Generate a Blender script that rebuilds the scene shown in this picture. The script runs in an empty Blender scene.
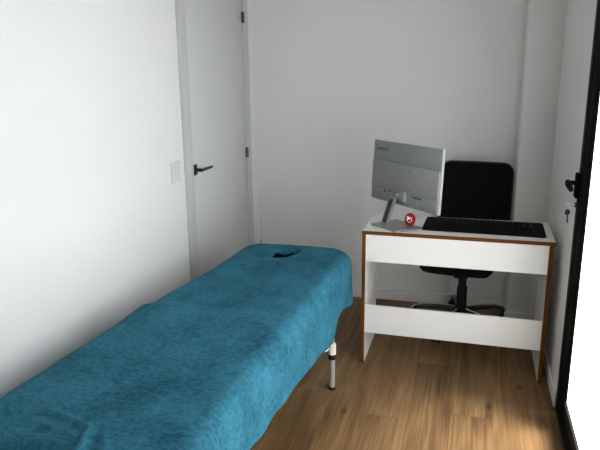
import bpy, bmesh, math, random
from mathutils import Vector, Matrix, noise
random.seed(4)
S = bpy.context.scene
COL = S.collection
PI = math.pi

# ------------------------------------------------------------------ materials
def mat(name, col, rough=.5, metal=0, noise_amt=0, noise_scale=8, bump=0, bump_scale=60, sheen=0, coat=0, spec=.5):
    m = bpy.data.materials.new(name); m.use_nodes = True
    nt = m.node_tree; b = nt.nodes['Principled BSDF']
    b.inputs['Base Color'].default_value = (*col, 1)
    b.inputs['Roughness'].default_value = rough
    b.inputs['Metallic'].default_value = metal
    b.inputs['Sheen Weight'].default_value = sheen
    b.inputs['Coat Weight'].default_value = coat
    b.inputs['Specular IOR Level'].default_value = spec
    tc = nt.nodes.new('ShaderNodeTexCoord')
    if noise_amt:
        n = nt.nodes.new('ShaderNodeTexNoise'); n.inputs['Scale'].default_value = noise_scale; n.inputs['Detail'].default_value = 6
        nt.links.new(tc.outputs['Object'], n.inputs['Vector'])
        r = nt.nodes.new('ShaderNodeMapRange')
        r.inputs['From Min'].default_value = .3; r.inputs['From Max'].default_value = .7
        r.inputs['To Min'].default_value = 1 - noise_amt; r.inputs['To Max'].default_value = 1 + noise_amt
        nt.links.new(n.outputs['Fac'], r.inputs['Value'])
        mx = nt.nodes.new('ShaderNodeVectorMath'); mx.operation = 'SCALE'
        mx.inputs[0].default_value = col
        nt.links.new(r.outputs['Result'], mx.inputs['Scale'])
        nt.links.new(mx.outputs['Vector'], b.inputs['Base Color'])
    if bump:
        n2 = nt.nodes.new('ShaderNodeTexNoise'); n2.inputs['Scale'].default_value = bump_scale; n2.inputs['Detail'].default_value = 4
        nt.links.new(tc.outputs['Object'], n2.inputs['Vector'])
        bp = nt.nodes.new('ShaderNodeBump'); bp.inputs['Strength'].default_value = bump; bp.inputs['Distance'].default_value = .01
        nt.links.new(n2.outputs['Fac'], bp.inputs['Height']); nt.links.new(bp.outputs['Normal'], b.inputs['Normal'])
    return m

M = dict(
    wall=mat('wall_paint', (.80, .80, .788), .75, noise_amt=.012, noise_scale=3, bump=.04, bump_scale=180),
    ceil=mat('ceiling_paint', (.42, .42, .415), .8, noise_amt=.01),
    rear=mat('grey_wall_paint', (.30, .30, .30), .8, noise_amt=.01),
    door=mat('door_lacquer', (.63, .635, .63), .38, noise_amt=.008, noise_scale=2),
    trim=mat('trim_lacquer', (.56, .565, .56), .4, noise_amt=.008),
    skirt=mat('skirting_lacquer', (.80, .80, .79), .45, noise_amt=.01),
    hinge=mat('dark_hinge_metal', (.10, .10, .105), .4, .8, noise_amt=.05),
    blackm=mat('black_handle_metal', (.022, .022, .024), .38, .5, noise_amt=.1),
    frame=mat('black_door_frame', (.006, .006, .0065), .65, noise_amt=.08, spec=.02),
    railm=mat('grey_black_rail', (.014, .014, .015), .65, noise_amt=.06, spec=.05),
    plast=mat('white_switch_plastic', (.72, .72, .71), .3, noise_amt=.01),
    desk=mat('white_melamine', (.80, .79, .76), .42, noise_amt=.012, noise_scale=5),
    edge=mat('brown_edge_band', (.125, .040, .004), .65, noise_amt=.18, noise_scale=14, spec=.08),
    alu=mat('brushed_aluminium', (.62, .61, .59), .36, .65, noise_amt=.05, noise_scale=30),
    ivory=mat('ivory_plastic', (.78, .74, .67), .4, noise_amt=.02),
    rubber=mat('black_rubber', (.012, .012, .012), .7, noise_amt=.1, spec=.2),
    pad=mat('dark_vinyl', (.008, .013, .018), .6, noise_amt=.1),
    silver=mat('silver_monitor_plastic', (.25, .265, .27), .42, .3, noise_amt=.025, noise_scale=12),
    silver2=mat('pale_monitor_cover', (.285, .287, .28), .42, .25, noise_amt=.025, noise_scale=12),
    rimm=mat('pale_monitor_rim', (.50, .50, .50), .4, .1, noise_amt=.02),
    screen=mat('dark_screen', (.01, .01, .012), .15, noise_amt=.1),
    stand=mat('grey_stand_metal', (.29, .29, .29), .35, .6, noise_amt=.03),
    port=mat('black_port', (.01, .01, .01), .5, noise_amt=.1),
    letter=mat('grey_lettering', (.07, .075, .08), .4, noise_amt=.02),
    red=mat('glossy_red', (.33, .006, .011), .32, noise_amt=.08, noise_scale=20),
    white=mat('white_paint_mark', (.85, .84, .82), .4, noise_amt=.01),
    dark=mat('dark_paint_mark', (.02, .01, .01), .4, noise_amt=.1),
    mesh_b=mat('black_chair_fabric', (.0045, .0045, .005), .85, noise_amt=.2, noise_scale=60, bump=.3, bump_scale=300, spec=.15),
    chairp=mat('black_chair_plastic', (.006, .006, .0065), .5, noise_amt=.1, spec=.3),
    chairg=mat('glossy_black_plastic', (.012, .012, .012), .18, noise_amt=.1, coat=.6),
    chairr=mat('grey_chair_rim', (.020, .020, .021), .5, noise_amt=.05),
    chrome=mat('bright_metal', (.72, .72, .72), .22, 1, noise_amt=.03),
    mat_b=mat('black_desk_mat', (.0045, .005, .0055), .8, noise_amt=.2, noise_scale=90, spec=.07),
    keyb=mat('black_keyboard_plastic', (.006, .006, .0065), .6, noise_amt=.1, spec=.1),
    keyc=mat('black_keycaps', (.0045, .0045, .005), .65, noise_amt=.1, spec=.06),
    key=mat('key_metal', (.30, .29, .27), .35, 1, noise_amt=.06),
    keys=mat('bright_key_metal', (.85, .84, .80), .35, .35, noise_amt=.03),
)

def floor_mat():
    m = bpy.data.materials.new('oak_plank_floor'); m.use_nodes = True
    nt = m.node_tree; L = nt.links; b = nt.nodes['Principled BSDF']
    def nd(t, **k):
        n = nt.nodes.new(t)
        for a, v in k.items(): setattr(n, a, v)
        return n
    def math_(op, a, bb=None):
        n = nd('ShaderNodeMath', operation=op)
        for i, v in enumerate((a, bb)):
            if v is None: continue
            if isinstance(v, (int, float)): n.inputs[i].default_value = v
            else: L.new(v, n.inputs[i])
        return n.outputs[0]
    tc = nd('ShaderNodeTexCoord'); sp = nd('ShaderNodeSeparateXYZ'); L.new(tc.outputs['Object'], sp.inputs[0])
    X, Y = sp.outputs[0], sp.outputs[1]
    PW, PL = .19, 1.28
    xs = math_('DIVIDE', math_('ADD', X, .225 + 5 * PW), PW)
    row = math_('FLOOR', xs); fx = math_('FRACT', xs)
    wn = nd('ShaderNodeTexWhiteNoise', noise_dimensions='1D'); L.new(row, wn.inputs['W'])
    ys = math_('DIVIDE', math_('ADD', Y, math_('MULTIPLY', wn.outputs['Value'], PL)), PL)
    colr = math_('FLOOR', ys); fy = math_('FRACT', ys)
    cb = nd('ShaderNodeCombineXYZ'); L.new(row, cb.inputs[0]); L.new(colr, cb.inputs[1])
    wn2 = nd('ShaderNodeTexWhiteNoise', noise_dimensions='3D'); L.new(cb.outputs[0], wn2.inputs['Vector'])
    # grain: object coords stretched along Y and shifted per plank
    sc = nd('ShaderNodeVectorMath', operation='MULTIPLY'); sc.inputs[1].default_value = (11, 1.1, 1); L.new(tc.outputs['Object'], sc.inputs[0])
    off = nd('ShaderNodeVectorMath', operation='SCALE'); off.inputs['Scale'].default_value = 40; L.new(wn2.outputs['Color'], off.inputs[0])
    ad = nd('ShaderNodeVectorMath', operation='ADD'); L.new(sc.outputs[0], ad.inputs[0]); L.new(off.outputs[0], ad.inputs[1])
    n1 = nd('ShaderNodeTexNoise'); n1.inputs['Scale'].default_value = 1.0; n1.inputs['Detail'].default_value = 8; n1.inputs['Distortion'].default_value = 1.2
    L.new(ad.outputs[0], n1.inputs['Vector'])
    sc2 = nd('ShaderNodeVectorMath', operation='MULTIPLY'); sc2.inputs[1].default_value = (5, .35, 1); L.new(ad.outputs[0], sc2.inputs[0])
    n2 = nd('ShaderNodeTexNoise'); n2.inputs['Scale'].default_value = 2.2; n2.inputs['Detail'].default_value = 5
    L.new(sc2.outputs[0], n2.inputs['Vector'])
    sc4 = nd('ShaderNodeVectorMath', operation='MULTIPLY'); sc4.inputs[1].default_value = (7.5, 2.6, 1); L.new(ad.outputs[0], sc4.inputs[0])
    n3 = nd('ShaderNodeTexNoise'); n3.inputs['Scale'].default_value = 1.0; n3.inputs['Detail'].default_value = 3; L.new(sc4.outputs[0], n3.inputs['Vector'])
    fine = nd('ShaderNodeMapRange'); L.new(n3.outputs['Fac'], fine.inputs['Value'])
    fine.inputs['From Min'].default_value = .35; fine.inputs['From Max'].default_value = .55; fine.inputs['To Min'].default_value = .78; fine.inputs['To Max'].default_value = 1.06
    mixf = math_('ADD', math_('MULTIPLY', n1.outputs['Fac'], .62), math_('MULTIPLY', n2.outputs['Fac'], .38))
    cr = nd('ShaderNodeValToRGB'); L.new(mixf, cr.inputs[0])
    e = cr.color_ramp.elements
    e[0].position = .30; e[0].color = (.062, .030, .011, 1)
    e[1].position = .70; e[1].color = (.262, .154, .066, 1)
    k = cr.color_ramp.elements.new(.5); k.color = (.172, .096, .038, 1)
    # knots: sparse dark spots
    sc3 = nd('ShaderNodeVectorMath', operation='MULTIPLY'); sc3.inputs[1].default_value = (3.1, 1.4, 1); L.new(tc.outputs['Object'], sc3.inputs[0])
    vo = nd('ShaderNodeTexVoronoi', voronoi_dimensions='2D'); vo.inputs['Scale'].default_value = 1; L.new(sc3.outputs[0], vo.inputs['Vector'])
    kn = nd('ShaderNodeMapRange'); L.new(vo.outputs['Distance'], kn.inputs['Value'])
    kn.inputs['From Min'].default_value = .012; kn.inputs['From Max'].default_value = .06; kn.inputs['To Min'].default_value = .32; kn.inputs['To Max'].default_value = 1
    tint = nd('ShaderNodeMapRange'); L.new(wn2.outputs['Value'], tint.inputs['Value']); tint.inputs['To Min'].default_value = .84; tint.inputs['To Max'].default_value = 1.14
    gx = math_('MINIMUM', fx, math_('SUBTRACT', 1, fx)); gy = math_('MINIMUM', fy, math_('SUBTRACT', 1, fy))
    sx = math_('GREATER_THAN', gx, .0055); sy = math_('GREATER_THAN', gy, .0011)
    seam = math_('ADD', math_('MULTIPLY', math_('MULTIPLY', sx, sy), .4), .6)
    tot = math_('MULTIPLY', math_('MULTIPLY', math_('MULTIPLY', tint.outputs[0], seam), kn.outputs[0]), fine.outputs[0])
    fin = nd('ShaderNodeVectorMath', operation='SCALE'); L.new(cr.outputs[0], fin.inputs[0]); L.new(tot, fin.inputs['Scale'])
    L.new(fin.outputs[0], b.inputs['Base Color'])
    b.inputs['Roughness'].default_value = .48; b.inputs['Specular IOR Level'].default_value = .35
    bp = nd('ShaderNodeBump'); bp.inputs['Strength'].default_value = .15; bp.inputs['Distance'].default_value = .004
    L.new(math_('MULTIPLY', mixf, seam), bp.inputs['Height']); L.new(bp.outputs[0], b.inputs['Normal'])
    return m
M['floor'] = floor_mat()

def cloth_mat():
    m = bpy.data.materials.new('teal_velour'); m.use_nodes = True
    nt = m.node_tree; L = nt.links; b = nt.nodes['Principled BSDF']
    tc = nt.nodes.new('ShaderNodeTexCoord')
    def noi(scale, vec, det=5):
        mp = nt.nodes.new('ShaderNodeVectorMath'); mp.operation = 'MULTIPLY'; mp.inputs[1].default_value = vec
        L.new(tc.outputs['Object'], mp.inputs[0])
        n = nt.nodes.new('ShaderNodeTexNoise'); n.inputs['Scale'].default_value = scale; n.inputs['Detail'].default_value = det; n.inputs['Roughness'].default_value = .65
        L.new(mp.outputs[0], n.inputs['Vector']); return n.outputs['Fac']
    a = noi(5, (1, 1, 1)); c = noi(62, (.7, 1.3, 1), 4); d = noi(150, (1, 1, 1), 2)
    def mth(op, x, y):
        n = nt.nodes.new('ShaderNodeMath'); n.operation = op
        for i, v in enumerate((x, y)):
            if isinstance(v, (int, float)): n.inputs[i].default_value = v
            else: L.new(v, n.inputs[i])
        return n.outputs[0]
    f = mth('ADD', mth('ADD', mth('MULTIPLY', a, .38), mth('MULTIPLY', c, .38)), mth('MULTIPLY', d, .24))
    cr = nt.nodes.new('ShaderNodeValToRGB'); L.new(f, cr.inputs[0])
    e = cr.color_ramp.elements
    e[0].position = .36; e[0].color = (.008, .056, .089, 1)
    e[1].position = .66; e[1].color = (.050, .218, .310, 1)
    L.new(cr.outputs[0], b.inputs['Base Color'])
    b.inputs['Roughness'].default_value = .95; b.inputs['Specular IOR Level'].default_value = .1
    b.inputs['Sheen Weight'].default_value = 0.0; b.inputs['Sheen Roughness'].default_value = .5
    b.inputs['Sheen Tint'].default_value = (.25, .65, .85, 1)
    bp = nt.nodes.new('ShaderNodeBump'); bp.inputs['Strength'].default_value = .22; bp.inputs['Distance'].default_value = .006
    L.new(mth('ADD', mth('MULTIPLY', c, .7), mth('MULTIPLY', d, .3)), bp.inputs['Height']); L.new(bp.outputs[0], b.inputs['Normal'])
    return m
M['cloth'] = cloth_mat()

def pane_mat():
    # frosted pane with the overcast day outside put in as its own glow
    m = bpy.data.materials.new('daylit_frosted_glass'); m.use_nodes = True
    nt = m.node_tree; b = nt.nodes['Principled BSDF']
    n = nt.nodes.new('ShaderNodeTexNoise'); n.inputs['Scale'].default_value = 1.2
    r = nt.nodes.new('ShaderNodeMapRange'); r.inputs['To Min'].default_value = 4.8; r.inputs['To Max'].default_value = 4.95
    nt.links.new(n.outputs['Fac'], r.inputs['Value']); nt.links.new(r.outputs[0], b.inputs['Emission Strength'])
    b.inputs['Emission Color'].default_value = (.97, .99, 1, 1)
    b.inputs['Base Color'].default_value = (.75, .78, .78, 1); b.inputs['Roughness'].default_value = .5
    tr = nt.nodes.new('ShaderNodeBsdfTransparent'); mx = nt.nodes.new('ShaderNodeMixShader'); mx.inputs[0].default_value = .6
    nt.links.new(tr.outputs[0], mx.inputs[1]); nt.links.new(b.outputs[0], mx.inputs[2])
    nt.links.new(mx.outputs[0], nt.nodes['Material Output'].inputs['Surface'])
    return m
M['pane'] = pane_mat()

# ------------------------------------------------------------------ mesh helpers
class MB:
    def __init__(s): s.bm = bmesh.new()
    def _merge(s, t, mtx=None):
        if mtx is not None: bmesh.ops.transform(t, matrix=mtx, verts=t.verts)
        me = bpy.data.meshes.new('tmp'); t.to_mesh(me); t.free(); s.bm.from_mesh(me); bpy.data.meshes.remove(me); return s
    def box(s, lo, hi, bev=0, seg=2, mtx=None):
        t = bmesh.new(); bmesh.ops.create_cube(t, size=1)
        for v in t.verts: v.co = Vector([(lo[i] + hi[i]) / 2 + v.co[i] * (hi[i] - lo[i]) for i in range(3)])
        if bev: bmesh.ops.bevel(t, geom=t.edges[:], offset=bev, segments=seg, affect='EDGES', profile=.5)
        return s._merge(t, mtx)
    def tube(s, pts, rad, seg=12, mtx=None, flat=1.0):
        """swept round bar through pts; rad a number or one per point"""
        pts = [Vector(p) for p in pts]; n = len(pts)
        rad = rad if isinstance(rad, (list, tuple)) else [rad] * n
        t = bmesh.new(); rings = []; up = None
        for i, p in enumerate(pts):
            d = (pts[min(i + 1, n - 1)] - pts[max(i - 1, 0)]).normalized()
            if up is None:
                up = Vector((0, 0, 1)) if abs(d.z) < .9 else Vector((1, 0, 0))
            a = d.cross(up).normalized(); b = a.cross(d).normalized(); up = b
            rings.append([t.verts.new(p + (a * math.cos(2 * PI * k / seg) + b * math.sin(2 * PI * k / seg) * flat) * rad[i]) for k in range(seg)])
        for i in range(n - 1):
            for k in range(seg):
                t.faces.new((rings[i][k], rings[i][(k + 1) % seg], rings[i + 1][(k + 1) % seg], rings[i + 1][k]))
        t.faces.new(rings[0][::-1]); t.faces.new(rings[-1])
        bmesh.ops.recalc_face_normals(t, faces=t.faces[:])
        return s._merge(t, mtx)
    def lathe(s, prof, seg=24, mtx=None):
        t = bmesh.new(); rings = []
        for r, z in prof:
            if r < 1e-6: rings.append([t.verts.new((0, 0, z))])
            else: rings.append([t.verts.new((r * math.cos(2 * PI * k / seg), r * math.sin(2 * PI * k / seg), z)) for k in range(seg)])
        for a, b in zip(rings, rings[1:]):
            for k in range(seg):
                q = [a[k % len(a)], a[(k + 1) % len(a)], b[(k + 1) % len(b)], b[k % len(b)]]
                u = []
                for v in q:
                    if v not in u: u.append(v)
                if len(u) > 2: t.faces.new(u)
        for r in (rings[0], rings[-1]):
            if len(r) > 1: t.faces.new(r)
        bmesh.ops.recalc_face_normals(t, faces=t.faces[:])
        return s._merge(t, mtx)
    def prism(s, outline, z0, z1, bev=0, mtx=None):
        t = bmesh.new(); a = [t.verts.new((x, y, z0)) for x, y in outline]; b = [t.verts.new((x, y, z1)) for x, y in outline]
        t.faces.new(a[::-1]); t.faces.new(b); n = len(a)
        for i in range(n): t.faces.new((a[i], a[(i + 1) % n], b[(i + 1) % n], b[i]))
        bmesh.ops.recalc_face_normals(t, faces=t.faces[:])
        if bev:
            es = [e for e in t.edges if abs(e.verts[0].co.z - e.verts[1].co.z) < 1e-7]
            bmesh.ops.bevel(t, geom=es, offset=bev, segments=2, affect='EDGES', profile=.5)
        return s._merge(t, mtx)

def _build(s, name, m, parent=None, mtx=None, loc=None):
    me = bpy.data.meshes.new(name); s.bm.to_mesh(me); s.bm.free()
    if mtx is not None: me.transform(mtx)
    me.materials.append(M[m])
    for p in me.polygons: p.use_smooth = True
    me.set_sharp_from_angle(angle=math.radians(35))
    o = bpy.data.objects.new(name, me); COL.objects.link(o)
    if parent: o.parent = parent
    if loc: o.location = loc
    return o
MB.build = _build

def tag(o, label, cat, group=None):
    o['label'] = label; o['category'] = cat
    if group: o['group'] = group
    return o
def thing(name, label, cat, loc, rz=0, group=None):
    o = bpy.data.objects.new(name, None); COL.objects.link(o); o.empty_display_size = .1
    o.location = loc; o.rotation_euler = (0, 0, rz); return tag(o, label, cat, group)
def struct(o): o['kind'] = 'structure'; return o
T = Matrix.Translation
def R(a, ax): return Matrix.Rotation(a, 4, ax)

# ------------------------------------------------------------------ room
XL, XR, YB, YP, XP, HB = -1.4786, .4457, 4.0537, 3.8158, .256, .0783
YR, ZC, WT = -1.1, 2.55, .12
DY, GY = 2.836, .80          # glazed side: far and near end
struct(MB().box((XL - WT, YR - WT, -.1), (XR + WT, YB + WT, 0)).build('floor', 'floor'))
struct(MB().box((XL - WT, YR - WT, ZC), (XR + WT, YB + WT, ZC + .1)).build('ceiling', 'ceil'))
struct(MB().box((XL - WT, YR, 0), (XL, YB, ZC)).build('wall_left', 'wall'))
struct(MB().box((XL - WT, YB, 0), (XR + WT, YB + WT, ZC)).build('wall_back', 'wall'))
struct(MB().box((XP, YP, 0), (XR, YB, ZC), .003).build('wall_pilaster', 'wall'))
struct(MB().box((XL - WT, YR - WT, 0), (XR + WT, YR, ZC)).build('wall_front', 'rear'))
struct(MB().box((XR, DY, 0), (XR + WT, YB, ZC)).box((XR, YR, 0), (XR + WT, GY, ZC)).box((XR, GY, 2.14), (XR + WT, DY, ZC)).build('wall_right', 'wall'))
bt = .013
struct(MB().box((XL, YB - bt, 0), (XP, YB, HB), .003).build('baseboard_back', 'skirt'))
struct(MB().box((XP, YP - bt, 0), (XR - bt, YP, HB), .003).box((XP - bt, YP - bt, 0), (XP, YB - bt, HB), .003).build('baseboard_pilaster', 'skirt'))
struct(MB().box((XR - bt, DY + .004, 0), (XR, YP, HB), .003).build('baseboard_right', 'skirt'))
struct(MB().box((XL, YR, 0), (XL + bt, 2.948, HB), .003).build('baseboard_left', 'skirt'))

# left interior door
D0, D1, DH = 3.030, 3.848, 2.06
d1 = struct(MB().box((XL + .001, D0, .006), (XL + .012, D1, DH), .0015).build('door_1', 'door'))
MB().box((XL, 2.948, 0), (XL + .020, D0 - .004, DH + .084), .003).box((XL, D1 + .004, 0), (XL + .020, D1 + .088, DH + .084), .003)\
    .box((XL, D0 - .004, DH + .004), (XL + .020, D1 + .004, DH + .084), .003).build('door_casing', 'trim', d1)
h = MB().box((XL + .012, 3.036, 1.012), (XL + .020, 3.070, 1.072), .003).build('handle_rose', 'blackm', d1)
MB().tube([(XL + .019, 3.053, 1.042), (XL + .056, 3.053, 1.042)], .0095).tube([(XL + .056, 3.044, 1.042), (XL + .058, 3.11, 1.042), (XL + .057, 3.182, 1.041)], [.0105, .010, .0085], flat=.8).build('lever', 'blackm', h)
for z in (.22, 1.035, 1.893):
    hg = MB().tube([(XL + .021, D1 + .001, z - .034), (XL + .021, D1 + .001, z + .034)], .0085)
    hg.tube([(XL + .021, D1 + .001, z - .008), (XL + .021, D1 + .001, z + .008)], .0095)
    hg.box((XL + .012, D1 - .010, z - .032), (XL + .0145, D1, z + .032))
    hg.build('hinge', 'hinge', d1)

# black glazed door in the right wall
d2 = struct(MB().box((XR - .004, DY - .060, 0), (XR + .05, DY, 2.14), .003).box((XR - .004, GY, 2.08), (XR + .05, DY - .060, 2.14), .003)
            .box((XR - .004, GY, 0), (XR + .05, GY + .05, 2.08), .003).box((XR - .004, GY + .05, 0), (XR + .05, DY - .060, .028), .003).build('door_2', 'railm'))
LE = 1.72
leaf = MB().box((XR - .001, DY - .238, .034), (XR + .03, DY - .064, 2.076), .004).box((XR - .001, LE, .034), (XR + .03, LE + .11, 2.076), .004)\
    .box((XR - .001, LE + .11, 1.97), (XR + .03, DY - .238, 2.076), .004).build('stile', 'frame', d2)
MB().box((XR - .001, LE + .11, .034), (XR + .03, DY - .238, .090), .003).build('kick_rail', 'frame', d2)
MB().prism([(XR - .001, .090), (XR + .03, .090), (XR + .03, .165), (XR - .006, .165)], LE + .11, DY - .238, .001,
           mtx=Matrix(((1, 0, 0, 0), (0, 0, 1, 0), (0, 1, 0, 0), (0, 0, 0, 1)))).build('rail_bead', 'railm', d2)
MB().box((XR + .004, LE + .108, .150), (XR + .012, DY - .236, 1.972)).build('glass_pane', 'pane', d2)
MB().box((XR - .001, GY + .054, .034), (XR + .03, GY + .11, 2.076), .004).box((XR - .001, LE - .09, .034), (XR + .03, LE - .004, 2.076), .004)\
    .box((XR - .001, GY + .11, 1.99), (XR + .03, LE - .09, 2.076), .004).box((XR - .001, GY + .11, .034), (XR + .03, LE - .09, .14), .004).build('side_frame', 'frame', d2)
MB().box((XR + .004, GY + .108, .138), (XR + .012, LE - .088, 1.992)).build('glass_pane', 'pane', d2)
HX = XR - .001; HY = 2.812; HZ = 1.100
hp = MB().box((HX - .018, HY - .030, HZ - .075), (HX, HY + .024, HZ + .030), .003).build('handle_plate', 'frame', d2)
MB().tube([(HX - .008, HY, HZ - .012), (HX - .046, HY, HZ - .012)], .010).tube([(HX - .047, HY + .008, HZ - .010), (HX - .049, HY - .02, HZ - .014), (HX - .048, HY - .065, HZ - .020), (HX - .046, HY - .095, HZ - .026)], [.011, .0125, .0115, .009]).build('lever', 'frame', hp)
MB().tube([(HX, HY, .992), (HX - .012, HY, .992)], .012).build('lock_cylinder', 'chrome', d2)

# keys in the lock
kk = thing('key_bunch', 'silver keys hanging from the lock of the black glazed door', 'keys', (HX - .0125, HY, .992))
def key_mesh(bow_r, length):
    k = MB(); out = [(bow_r * math.cos(a), bow_r * math.sin(a)) for a in [PI * 2 * i / 18 for i in range(18)]]
    k.prism(out, -.0012, .0012, .0004)
    k.prism([(-.003, -bow_r * .8), (.003, -bow_r * .8), (.003, -length), (.0015, -length - .003), (-.003, -length), (-.0045, -length + .006), (-.003, -length + .010), (-.0045, -length + .014), (-.003, -length + .018)], -.001, .001)
    return k
key_mesh(.0125, .024).build('key', 'keys', kk, mtx=T((-.024, 0, .0)) @ R(PI / 2, 'Z') @ R(PI / 2 * .55, 'Y'))
MB().tube([(-.022 + .008 * math.cos(a), -.003, -.013 + .011 * math.sin(a)) for a in [2 * PI * i / 20 for i in range(21)]], .0012, 6).build('key_ring', 'keys', kk)
key_mesh(.0135, .046).build('key', 'key', kk, mtx=T((-.026, -.006, -.032)) @ R(PI / 2, 'X') @ R(.08, 'Z') @ R(.5, 'Y'))

# switch on the left wall, socket on the back wall
sw = thing('light_switch', 'white double rocker light switch on the wall beside the white door', 'light switch', (XL, 2.845, 1.062))
MB().box((0, -.048, -.054), (.008, .048, .054), .003).build('faceplate', 'plast', sw)
for y in (-.019, .019): MB().box((.007, y - .017, -.030), (.0125, y + .017, .030), .002).build('rocker', 'plast', sw)
so = thing('wall_socket', 'small white wall fitting low in the corner behind the massage table', 'wall socket', (-1.447, YB, .375))
MB().lathe([(0, 0), (.017, 0), (.019, .006), (.019, .020), (.014, .027), (0, .028)], mtx=R(PI / 2, 'X')).build('cover', 'plast', so)
MB().tube([(.002, -.0275, -.006), (.002, -.0292, -.006)], .005).build('opening', 'port', so)
MB().box((-.002, -.007, .018), (.008, 0, .17), .002).build('cable_duct', 'plast', so)

# ------------------------------------------------------------------ desk
DX, DYY, DW, DD, DZ = -.537, 3.068, .944, .403, .75
dk = thing('desk', 'small white desk with brown edge banding in the far right corner', 'desk', (DX, DYY, 0), -.005)
tt = .018
top = MB().box((0, .0022, DZ - tt), (DW, DD, DZ), .0008, 1).build('desktop', 'desk', dk)
MB().box((-.001, 0, DZ - tt - .0006), (DW + .001, .0024, DZ + .0002), .0004, 1).build('edge_band', 'edge', top)
for nm, x0 in (('side_panel', 0.001), ('side_panel', DW - .026)):
    p = MB().box((x0, .0022, 0), (x0 + tt, DD - .01, DZ - tt), .0008, 1).build(nm, 'desk', dk)
    MB().box((x0 - .0006, 0, .001), (x0 + tt + .0006, .0024, DZ - tt - .0006), .0004, 1).build('edge_band', 'edge', p)
ax0, ax1 = .019, DW - .026
MB().box((ax0, .006, DZ - tt - .150), (ax1, .022, DZ - tt), .0008, 1).build('front_apron', 'desk', dk)
MB().box((ax0, .006, .177), (ax1, .022, .336), .0008, 1).build('lower_panel', 'desk', dk)

# ------------------------------------------------------------------ monitor
AL = .765
mo = thing('monitor', 'silver computer monitor seen from behind, at the left end of the white desk', 'monitor', (-.376, 3.193, DZ), -AL)
MB().box((-.105, -.087, 0), (.105, .087, .010), .003).build('stand_base', 'stand', mo)
arm = MB()
arm.prism([(-.024, 0), (.024, 0), (.024, .014), (.014, .016), (-.014, .016), (-.024, .014)], 0, .185, .001, mtx=T((-.022, -.072, .009)) @ R(-.36, 'X'))
ar = arm.build('stand_arm', 'stand', mo)
MB().box((-.013, -.0015, .02), (.013, .0005, .15), 0, mtx=T((-.022, -.072, .009)) @ R(-.36, 'X')).build('cable_slot', 'port', ar)
MB().box((-.046, -.020, .172), (.016, .018, .184), .004).build('hinge_head', 'stand', mo)
PX, PY, PZ, PW, PH = .025, .034, .279, .5417, .3247
pm = lambda x, y, z: (PX + x, PY + y, PZ + z)
def pbox(x0, x1, y0, y1, z0, z1, bev=.002): return MB().box(pm(x0, y0, z0), pm(x1, y1, z1), bev)
hw, hh = PW / 2, PH / 2
pn = pbox(-hw, hw, -.006, .008, -hh, hh).build('display_panel', 'rimm', mo)
MB().box(pm(-hw + .006, .0075, -hh + .018), pm(hw - .006, .0088, hh - .006)).build('screen', 'screen', pn)
pbox(-hw + .001, hw - .004, -.0085, -.005, hh - .34 * PH, hh - .001, .001).build('upper_back_cover', 'silver', pn)
z1, z2 = hh - .335 * PH, hh - .79 * PH
pbox(-hw + .002, hw - .010, -.0135, -.005, z2, z1, .002).build('middle_back_cover', 'silver2', pn)
pbox(-hw + .002, hw - .010, -.0105, -.005, -hh + .001, z2 + .001, .002).build('lower_back_cover', 'silver', pn)
for x, z in ((-.05, z1 - .030), (.045, z1 - .030), (-.05, z2 + .020), (.045, z2 + .020)):
    MB().tube([pm(x, -.0130, z), pm(x, -.0143, z)], .0035, 10).build('screw', 'port', pn)
for x, w in ((-.150, .016), (-.112, .011), (-.094, .011), (-.076, .010), (.085, .010), (.103, .012), (.125, .012), (.143, .008)):
    MB().box(pm(x - w / 2, -.0115, z2 - .016), pm(x + w / 2, -.0100, z2 - .005)).build('port', 'port', pn)
MB().box(pm(-.030, -.027, z2 - .045), pm(.030, -.009, z2 + .012), .003).build('hinge_bracket', 'silver', pn)
cu = bpy.data.curves.new('lettering', 'FONT'); cu.body = 'Lenovo'; cu.size = .036; cu.offset = .0006; cu.extrude = .0004
to = bpy.data.objects.new('tmp_text', cu); COL.objects.link(to)
bpy.context.view_layer.update()
me = bpy.data.meshes.new_from_object(to.evaluated_get(bpy.context.evaluated_depsgraph_get()))
bpy.data.objects.remove(to); me.materials.append(M['letter'])
lt = bpy.data.objects.new('lettering', me); COL.objects.link(lt); lt.parent = pn
lt.matrix_local = T(pm(-hw + .020, -.0089, hh - .052)) @ R(PI / 2, 'X')
pn.matrix_local = T((PX, PY, PZ)) @ R(-.05, 'X') @ T((-PX, -PY, -PZ))

# red ball in front of the monitor foot
rb = thing('toy_ball', 'small red ball with a white mark on the grey monitor foot', 'ball', (-.303, 3.190, DZ + .0102), .3)
BR = .0285
MB().lathe([(0 if i in (0, 16) else BR * math.sin(PI * i / 16), BR * 1.22 - BR * 1.22 * math.cos(PI * i / 16)) for i in range(17)], 28).build('shell', 'red', rb)
def decal(pts, name, m, off):
    t = bmesh.new(); vs = []
    for lon, lat in pts:
        c = Vector((math.cos(lat) * math.sin(lon), -math.cos(lat) * math.cos(lon), math.sin(lat) * 1.22)) * (BR + off); c.z += BR * 1.22
        vs.append(t.verts.new(c))
    t.faces.new(vs); r = bmesh.ops.extrude_face_region(t, geom=t.faces[:])
    for v in [g for g in r['geom'] if isinstance(g, bmesh.types.BMVert)]: v.co = Vector((0, 0, BR * 1.22)) + (v.co - Vector((0, 0, BR * 1.22))) * .93
    bmesh.ops.recalc_face_normals(t, faces=t.faces[:])
    k = MB(); k._merge(t); return k.build(name, m, rb)
decal([(-.95, .62), (-.85, .05), (-.52, -.28), (-.14, -.26), (.14, .05), (.08, .55), (-.16, .50), (-.36, .34), (-.60, .66)], 'white_mark', 'white', .0012)
decal([(-.28 + .14 * math.cos(a), -.05 + .17 * math.sin(a)) for a in [2 * PI * i / 12 for i in range(12)]], 'dark_dot', 'dark', .0022)

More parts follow.
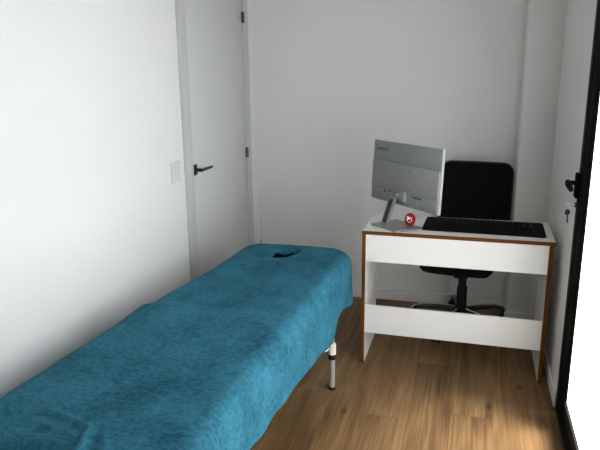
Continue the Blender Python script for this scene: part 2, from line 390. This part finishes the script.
# desk mat and keyboard
def rrect(x0, y0, x1, y1, r, n=5):
    o = []
    for cx, cy, a0 in ((x1 - r, y1 - r, 0), (x0 + r, y1 - r, PI / 2), (x0 + r, y0 + r, PI), (x1 - r, y0 + r, 1.5 * PI)):
        o += [(cx + r * math.cos(a0 + PI / 2 * i / n), cy + r * math.sin(a0 + PI / 2 * i / n)) for i in range(n + 1)]
    return o
dm = MB().prism(rrect(-.306, -.150, .306, .150, .02), 0, .004, .001).build('desk_mat', 'mat_b')
dm.location = (.070, 3.293, DZ); dm.rotation_euler.z = -.028
tag(dm, 'black rectangular desk mat covering the right part of the white desktop', 'desk mat')
kb = thing('keyboard', 'slim black keyboard lying on the back half of the desk mat', 'keyboard', (.095, 3.340, DZ + .004), -.028)
MB().prism(rrect(-.225, -.065, .225, .065, .010), 0, .007, .002).build('case', 'keyb', kb)
for r in range(5):
    n = 15
    for c in range(n):
        if r == 4 and 4 <= c <= 8: continue
        x = -.212 + c * .0283; y = -.050 + (4 - r) * .0212
        MB().box((x, y - .0085, .0065), (x + .025, y + .0085, .0088), .0015, 1).build('key', 'keyc', kb)
MB().box((-.212 + 4 * .0283, -.0585, .0065), (-.212 + 9 * .0283 - .003, -.0415, .0088), .0015, 1).build('space_bar', 'keyc', kb)

# ------------------------------------------------------------------ office chair
ch = thing('office_chair', 'black office chair on castors between the white desk and the back wall', 'chair', (-.02, 3.70, 0), -.10)
b = MB()
hubm = MB().lathe([(0, .075), (.034, .075), (.040, .085), (.040, .134), (.030, .142), (0, .142)]).build('base_hub', 'chairp', ch)
RZ = .10
for k in range(5):
    th = math.radians(101 + 72 * k) + RZ
    c, s_ = math.cos(th), math.sin(th)
    a = MB().tube([(.02 * c, .02 * s_, .114), (.14 * c, .14 * s_, .116), (.23 * c, .23 * s_, .109), (.285 * c, .285 * s_, .092), (.308 * c, .308 * s_, .064)], [.021, .019, .017, .015, .011], 10, flat=.8).build('base_arm', 'chairg', ch)
    MB().tube([(.03 * c, .03 * s_, .1295), (.14 * c, .14 * s_, .1305), (.23 * c, .23 * s_, .1220), (.285 * c, .285 * s_, .1045), (.312 * c, .312 * s_, .0760)], .0045, 6).build('highlight_strip', 'chrome', a)  # pale strip added along the arm in place of its glossy highlight
    cm = T((.298 * c, .298 * s_, .027)) @ R(th + .9 * k, 'Z')
    cs = MB()
    for sgn in (-1, 1): cs.lathe([(0, 0), (.024, 0), (.027, .004), (.027, .014), (.024, .018), (0, .018)], 18, mtx=cm @ T((sgn * .006 + (0 if sgn > 0 else 0), 0, 0)) @ R(sgn * PI / 2, 'Y'))
    cs.tube([(.298 * c, .298 * s_, .03), (.298 * c, .298 * s_, .064)], .009)
    cs.build('castor', 'chairp', ch)
MB().tube([(0, 0, .11), (0, 0, .262)], .031, 18).tube([(0, 0, .255), (0, 0, .335)], .0245, 18).tube([(0, 0, .33), (0, 0, .40)], .015, 14).build('gas_lift', 'chairp', ch)
MB().box((-.045, -.10, .342), (.040, .12, .392), .010).build('tilt_mechanism', 'chairp', ch)
# seat: rounded dished cushion
def cushion(w, d, z0, z1, r, crown):
    t = bmesh.new(); n = 18
    vs = {}
    def sq(u, v):
        return u * math.sqrt(1 - .42 * v * v / 2 * 1.0), v * math.sqrt(1 - .42 * u * u / 2)
    for side in (0, 1):
        for i in range(n + 1):
            for j in range(n + 1):
                u, v = -1 + 2 * i / n, -1 + 2 * j / n
                x, y = sq(u, v); e = max(abs(u), abs(v))
                k = (1 - e ** 6)
                if side: z = z1 - (1 - k) * (z1 - z0) * .5 + crown * (u * u - .4) * k
                else: z = z0 + (1 - k) * (z1 - z0) * .5
                vs[side, i, j] = t.verts.new((x * w / 2, y * d / 2, z))
    for side in (0, 1):
        for i in range(n):
            for j in range(n):
                q = [vs[side, i, j], vs[side, i + 1, j], vs[side, i + 1, j + 1], vs[side, i, j + 1]]
                t.faces.new(q if side else q[::-1])
    bmesh.ops.remove_doubles(t, verts=t.verts[:], dist=.0004)
    bmesh.ops.recalc_face_normals(t, faces=t.faces[:])
    k = MB(); k._merge(t); return k
cushion(.44, .46, .392, .472, .05, .012).build('seat', 'mesh_b', ch, mtx=T((-.025, -.045, 0)))
# backrest: curved slab, its front towards the desk (-Y)
def backrest(w, z0, z1, th, r, curve, m, name, parent, grow=0, yoff=0):
    o = rrect(-w / 2 - grow, z0 - grow, w / 2 + grow, z1 + grow, r + grow, 8)
    t = bmesh.new(); nx = 16
    f = [t.verts.new((x, 0, z)) for x, z in o]; t.faces.new(f)
    for k in range(1, nx):
        x = -w / 2 + w * k / nx
        bmesh.ops.bisect_plane(t, geom=t.verts[:] + t.edges[:] + t.faces[:], plane_co=(x, 0, 0), plane_no=(1, 0, 0))
    for k in range(1, 12):
        z = z0 + (z1 - z0) * k / 12
        bmesh.ops.bisect_plane(t, geom=t.verts[:] + t.edges[:] + t.faces[:], plane_co=(0, 0, z), plane_no=(0, 0, 1))
    ex = bmesh.ops.extrude_face_region(t, geom=t.faces[:])
    for v in [g for g in ex['geom'] if isinstance(g, bmesh.types.BMVert)]: v.co.y += th
    for v in t.verts:
        zz = (v.co.z - z0) / (z1 - z0)
        v.co.y += yoff - curve * (v.co.x / (w / 2)) ** 2 + .055 * zz + .02 * math.sin(PI * zz)
    bmesh.ops.recalc_face_normals(t, faces=t.faces[:])
    k = MB(); k._merge(t); return k.build(name, m, parent, mtx=T((.024, 0, 0)))
br = backrest(.425, .565, 1.000, .022, .055, .022, 'mesh_b', 'backrest', ch, 0, .150)
backrest(.425, .565, 1.000, .014, .055, .022, 'chairr', 'backrest_frame', br, .008, .166)
MB().tube([(0, .08, .375), (0, .19, .37), (0, .235, .42), (0, .235, .60), (0, .243, .70)], [.020, .022, .022, .020, .016], 10, flat=.6).build('back_support', 'chairp', ch)

# ------------------------------------------------------------------ massage table
def lerp_tab(tab, y):
    if y <= tab[0][0]: return tab[0][1]
    for (a, va), (c, vc) in zip(tab, tab[1:]):
        if y <= c:
            t = (y - a) / (c - a); t = t * t * (3 - 2 * t) if False else t
            return va + (vc - va) * t
    return tab[-1][1]
def sm_tab(tab, y):
    return sum(lerp_tab(tab, y + o) for o in (-.08, -.04, 0, .04, .08)) / 5
XLT = [(1.0, -1.355), (1.35, -1.350), (1.70, -1.325), (1.95, -1.312), (2.07, -1.304), (2.30, -1.264), (2.55, -1.222), (2.85, -1.200), (3.2, -1.185)]
XRT = [(1.0, -.618), (1.7, -.605), (2.4, -.592), (2.75, -.584), (3.2, -.574)]
Y0, Y1, ZT = 1.10, 3.115, .648
RE = .068; RC = .150
HOLE = [(-1.005, 2.918), (-.945, 2.812), (-.886, 2.852), (-.848, 2.965), (-.870, 3.000), (-.985, 2.980)]   # outline of the face hole
def hole_dist(x, y):
    p = Vector((x, y)); best = 9; inside = False; n = len(HOLE)
    for i in range(n):
        a, b = Vector(HOLE[i]), Vector(HOLE[(i + 1) % n]); d = b - a
        t = max(0, min(1, (p - a).dot(d) / d.length_squared)); best = min(best, (p - a - d * t).length)
        if (a.y > y) != (b.y > y) and x < a.x + (y - a.y) / (b.y - a.y) * (b.x - a.x): inside = not inside
    return -best if inside else best
def sstep(t):
    t = max(0, min(1, t)); return t * t * (3 - 2 * t)
def top_z(x, y, pad=False):
    z = ZT
    z += .006 * math.exp(-((y - 2.03) / .09) ** 2) - .005 * math.exp(-((y - 2.18) / .07) ** 2)
    if y > 2.7:
        d = hole_dist(x, y)
        z -= .23 * sstep((.034 - d) / .018) if pad else .034 * sstep((.012 - d) / .026) ** 1.3
    return z
def wrinkle(x, y):
    z = .0035 * noise.noise(Vector((x * 5, y * 4, 1))) + .002 * noise.noise(Vector((x * 14, y * 11, 3)))
    def ridge(ax, ay, bx, by, wid, hgt):
        d = Vector((bx - ax, by - ay)); l2 = d.length_squared
        t = max(0, min(1, ((x - ax) * d.x + (y - ay) * d.y) / l2))
        px, py = x - ax - d.x * t, y - ay - d.y * t
        return hgt * math.exp(-(px * px + py * py) / wid ** 2) * math.sin(PI * (.12 + .76 * t))
    for r in RIDGES: z += ridge(*r)
    return z
RIDGES = [(-1.13, 1.300, -.965, 1.250, .012, .011), (-1.12, 1.240, -.985, 1.205, .011, .010), (-.955, 1.265, -.885, 1.08, .014, .017),
          (-.90, 1.23, -.80, 1.10, .014, .009),
          (-1.29, 2.07, -1.05, 2.10, .022, .005), (-1.08, 2.06, -.78, 1.99, .025, .005), (-1.26, 2.15, -1.12, 2.16, .014, -.004),
          (-1.00, 2.79, -.86, 2.80, .013, .008), (-1.05, 2.90, -1.01, 2.84, .012, .005), (-.865, 2.81, -.82, 2.93, .014, .006), (-1.0, 2.75, -.80, 2.74, .015, .004)]
HEM = [(1.0, .45), (1.57, .445), (1.75, .435), (2.04, .415), (2.37, .375), (2.55, .352), (2.60, .385), (2.66, .425), (2.76, .430), (2.86, .405), (2.95, .378), (3.2, .362)]

def grid_top(nx, ny):
    """rounded-rectangle grid in (s,t): verts list, faces, boundary loop with outward normals"""
    W, Lh = .66 - 2 * RE, (Y1 - Y0) - 2 * RE
    r = RC - RE
    pts = []
    for j in range(ny + 1):
        for i in range(nx + 1):
            s, t = -W / 2 + W * i / nx, -Lh / 2 + Lh * j / ny
            ex, ey = abs(s) - (W / 2 - r), abs(t) - (Lh / 2 - r)
            if ex > 0 and ey > 0:
                u, v = ex / r, ey / r
                u, v = u * math.sqrt(1 - v * v / 2), v * math.sqrt(1 - u * u / 2)
                s = math.copysign(W / 2 - r + u * r, s); t = math.copysign(Lh / 2 - r + v * r, t)
            pts.append((s, t))
    idx = lambda i, j: j * (nx + 1) + i
    faces = [(idx(i, j), idx(i + 1, j), idx(i + 1, j + 1), idx(i, j + 1)) for j in range(ny) for i in range(nx)]
    loop = [idx(i, 0) for i in range(nx)] + [idx(nx, j) for j in range(ny)] + [idx(i, ny) for i in range(nx, 0, -1)] + [idx(0, j) for j in range(ny, 0, -1)]
    nrm = []
    for k in loop:
        s, t = pts[k]
        v = Vector((max(0, abs(s) - (W / 2 - r)) * (1 if s > 0 else -1), max(0, abs(t) - (Lh / 2 - r)) * (1 if t > 0 else -1)))
        nrm.append(v.normalized())
    return pts, faces, loop, nrm
def to_world(s, t):
    y = (Y0 + Y1) / 2 + t
    xl, xr = sm_tab(XLT, y), sm_tab(XRT, y)
    return (xl + xr) / 2 + s / .66 * (xr - xl), y
def draped(nx, ny, off, nring, hem, folds, wr, pad=False):
    pts, faces, loop, nrm = grid_top(nx, ny)
    me_v = []
    for s, t in pts:
        x, y = to_world(s, t); me_v.append(Vector((x, y, top_z(x, y, pad) + off + (wrinkle(x, y) if wr else 0))))
    fs = list(faces); prev = loop; narc = 6; n = len(loop)
    acc = 0; arcl = []
    for k in range(n):
        arcl.append(acc); acc += (me_v[loop[(k + 1) % n]] - me_v[loop[k]]).length
    for q in range(1, nring + 1):
        cur = []
        for k, vi in enumerate(loop):
            p = me_v[vi]; nv = nrm[k]
            if q <= narc:
                a = PI / 2 * q / narc; o = (RE + off) * math.sin(a); dz = (RE + off) * (1 - math.cos(a)); f = 0
            else:
                f = (q - narc) / (nring - narc)
                hz = hem(p.x, p.y, nv)
                dz = RE + off + f * (p.z - RE - off - hz); o = RE + off
            w = Vector((p.x + nv.x * o, p.y + nv.y * o, p.z - dz))
            if folds and f > 0:
                ph = arcl[k]
                corner = min(1, abs(nv.x * nv.y) * 2)
                amp = .003 * f + .012 * f * corner
                fl = amp * math.sin(ph * 21 + 1.3 * math.sin(ph * 5)) + .012 * f + .014 * f * corner + .004 * f * noise.noise(Vector((ph * 9, f * 2, 0)))
                w.x += nv.x * fl; w.y += nv.y * fl
            cur.append(len(me_v)); me_v.append(w)
        for k in range(n): fs.append((prev[k], cur[k], cur[(k + 1) % n], prev[(k + 1) % n]))
        prev = cur
    return me_v, fs, prev
def mesh_obj(name, v, f, m, parent=None):
    me = bpy.data.meshes.new(name); me.from_pydata([tuple(p) for p in v], [], f); me.materials.append(M[m])
    for p in me.polygons: p.use_smooth = True
    o = bpy.data.objects.new(name, me); COL.objects.link(o)
    if parent: o.parent = parent
    return o
def hem(x, y, nv):
    z = sum(lerp_tab(HEM, y + o) for o in (-.03, 0, .03)) / 3 if nv.x > .3 or nv.y > .3 else .42
    if nv.y < -.3: z = .43
    return z + .002 * math.sin(y * 30)
v, f, hemloop = draped(96, 250, 0, 26, hem, True, True)
def in_hole(q):
    c = sum((v[k] for k in q), Vector()) / len(q)
    return c.y > 2.75 and c.y < 3.03 and c.z > .5 and hole_dist(c.x, c.y) < -.010
cut = [q for q in f if in_hole(q)]; f = [q for q in f if not in_hole(q)]
kept = {k for q in f for k in q}
for k in {k for q in cut for k in q} & kept:        # smooth the cut edge of the face hole
    p = v[k]
    for _ in range(4):
        e = .002; d = hole_dist(p.x, p.y) + .010 + .004 * math.sin(p.x * 70 + p.y * 50)
        g = Vector((hole_dist(p.x + e, p.y) - hole_dist(p.x - e, p.y), hole_dist(p.x, p.y + e) - hole_dist(p.x, p.y - e)))
        if g.length > 1e-6:
            g.normalize(); p.x -= g.x * d * .8; p.y -= g.y * d * .8
    p.z = top_z(p.x, p.y) + wrinkle(p.x, p.y)
sh = mesh_obj('table_cover', v, f, 'cloth')
sol = sh.modifiers.new('thickness', 'SOLIDIFY'); sol.thickness = .0035; sol.offset = -1
tag(sh, 'teal velour cover draped over the massage table, with a face hole', 'table cover')
hc = max((v[k] for k in hemloop), key=lambda p: p.x * .9 + p.y * .40)
MB().box((-.002, -.009, -.008), (.002, .009, .010), .0008).build('care_tag', 'white', sh, mtx=T((hc.x + .003, hc.y - .010, hc.z - .002)) @ R(-.1, 'Z'))

mt = thing('massage_table', 'portable massage table on telescopic metal legs, beneath the teal cover', 'massage table', (-.95, 2.1, 0))
MT = T((.95, -2.1, 0))
v, f, last = draped(48, 140, -.012, 9, lambda x, y, nv: ZT - .075, False, False, True)
f.append(tuple(last[::-1]))
mesh_obj('padded_top', [MT @ p for p in v], f, 'pad', mt)
fr = MB()
for x in (-1.19, -.70): fr.box((x - .012, 1.2, .545), (x + .012, 3.0, .566), .002)
for y in (1.22, 2.08, 2.13, 2.98): fr.box((-1.19, y - .012, .545), (-.70, y + .012, .566), .002)
fr.build('under_frame', 'alu', mt, mtx=MT)
for lx, ly in ((-.622, 2.742), (-1.165, 2.742), (-.65, 1.46), (-1.23, 1.46)):
    sgn = 1 if lx > -.9 else -1
    lm = MT @ T((lx, ly, 0))
    lg = MB().tube([(0, 0, .012), (0, 0, .170)], .0150, 18).tube([(0, 0, .15), (0, 0, .566)], .0115, 16).tube([(0, 0, .53), (-sgn * .07, 0, .548)], .009, 10).build('leg', 'alu', mt, mtx=lm)
    MB().tube([(0, 0, .194), (0, 0, .248)], .0195, 20).build('collar', 'ivory', lg, mtx=lm)
    MB().tube([(0, 0, .166), (0, 0, .195)], .0175, 20).build('locking_band', 'rubber', lg, mtx=lm)
    MB().tube([(-.014, -.010, .222), (-.026, -.022, .222)], .005, 10).tube([(-.024, -.020, .222), (-.035, -.031, .222)], [.011, .009], 12).build('locking_knob', 'ivory', lg, mtx=lm)
    MB().lathe([(0, 0), (.0155, 0), (.017, .003), (.0165, .014), (0, .014)], 18).build('rubber_foot', 'rubber', lg, mtx=lm)

# ------------------------------------------------------------------ light, camera
w = bpy.data.worlds.new('World'); S.world = w; w.use_nodes = True
w.node_tree.nodes['Background'].inputs[0].default_value = (.9, .95, 1, 1); w.node_tree.nodes['Background'].inputs[1].default_value = 1.0

sl = bpy.data.lights.new('sun', 'SUN'); sl.energy = 54; sl.angle = math.radians(20); sl.color = (1, .97, .92)
so_ = bpy.data.objects.new('sun', sl); COL.objects.link(so_)
SE = math.radians(70); SA = math.radians(-12)
so_.rotation_euler = Vector((math.cos(SE) * math.cos(SA), math.cos(SE) * math.sin(SA), math.sin(SE))).to_track_quat('Z', 'Y').to_euler()
so_.location = (3, 1, 5)

cam = bpy.data.cameras.new('camera'); co = bpy.data.objects.new('camera', cam); COL.objects.link(co)
F, PITCH, YAW, ROLL, H = 613.46, .25011, .27762, -.010887, 1.5759
cam.sensor_fit = 'HORIZONTAL'; cam.sensor_width = 36; cam.lens = 36 * F / 600
fw = Vector((-math.sin(YAW) * math.cos(PITCH), math.cos(YAW) * math.cos(PITCH), -math.sin(PITCH)))
rt = Vector((math.cos(YAW), math.sin(YAW), 0)); up = rt.cross(fw)
rr = rt * math.cos(ROLL) + up * math.sin(ROLL); uu = up * math.cos(ROLL) - rt * math.sin(ROLL)
co.matrix_world = Matrix((( rr.x, uu.x, -fw.x, 0), (rr.y, uu.y, -fw.y, 0), (rr.z, uu.z, -fw.z, H), (0, 0, 0, 1)))
cam.clip_start = .02
S.camera = co
S.view_settings.view_transform = 'Standard'; S.view_settings.look = 'None'
S.view_settings.gamma = 1; S.view_settings.use_curve_mapping = False
S.view_settings.exposure = 0
S.cycles.use_denoising = True
S.cycles.max_bounces = 12; S.cycles.diffuse_bounces = 8
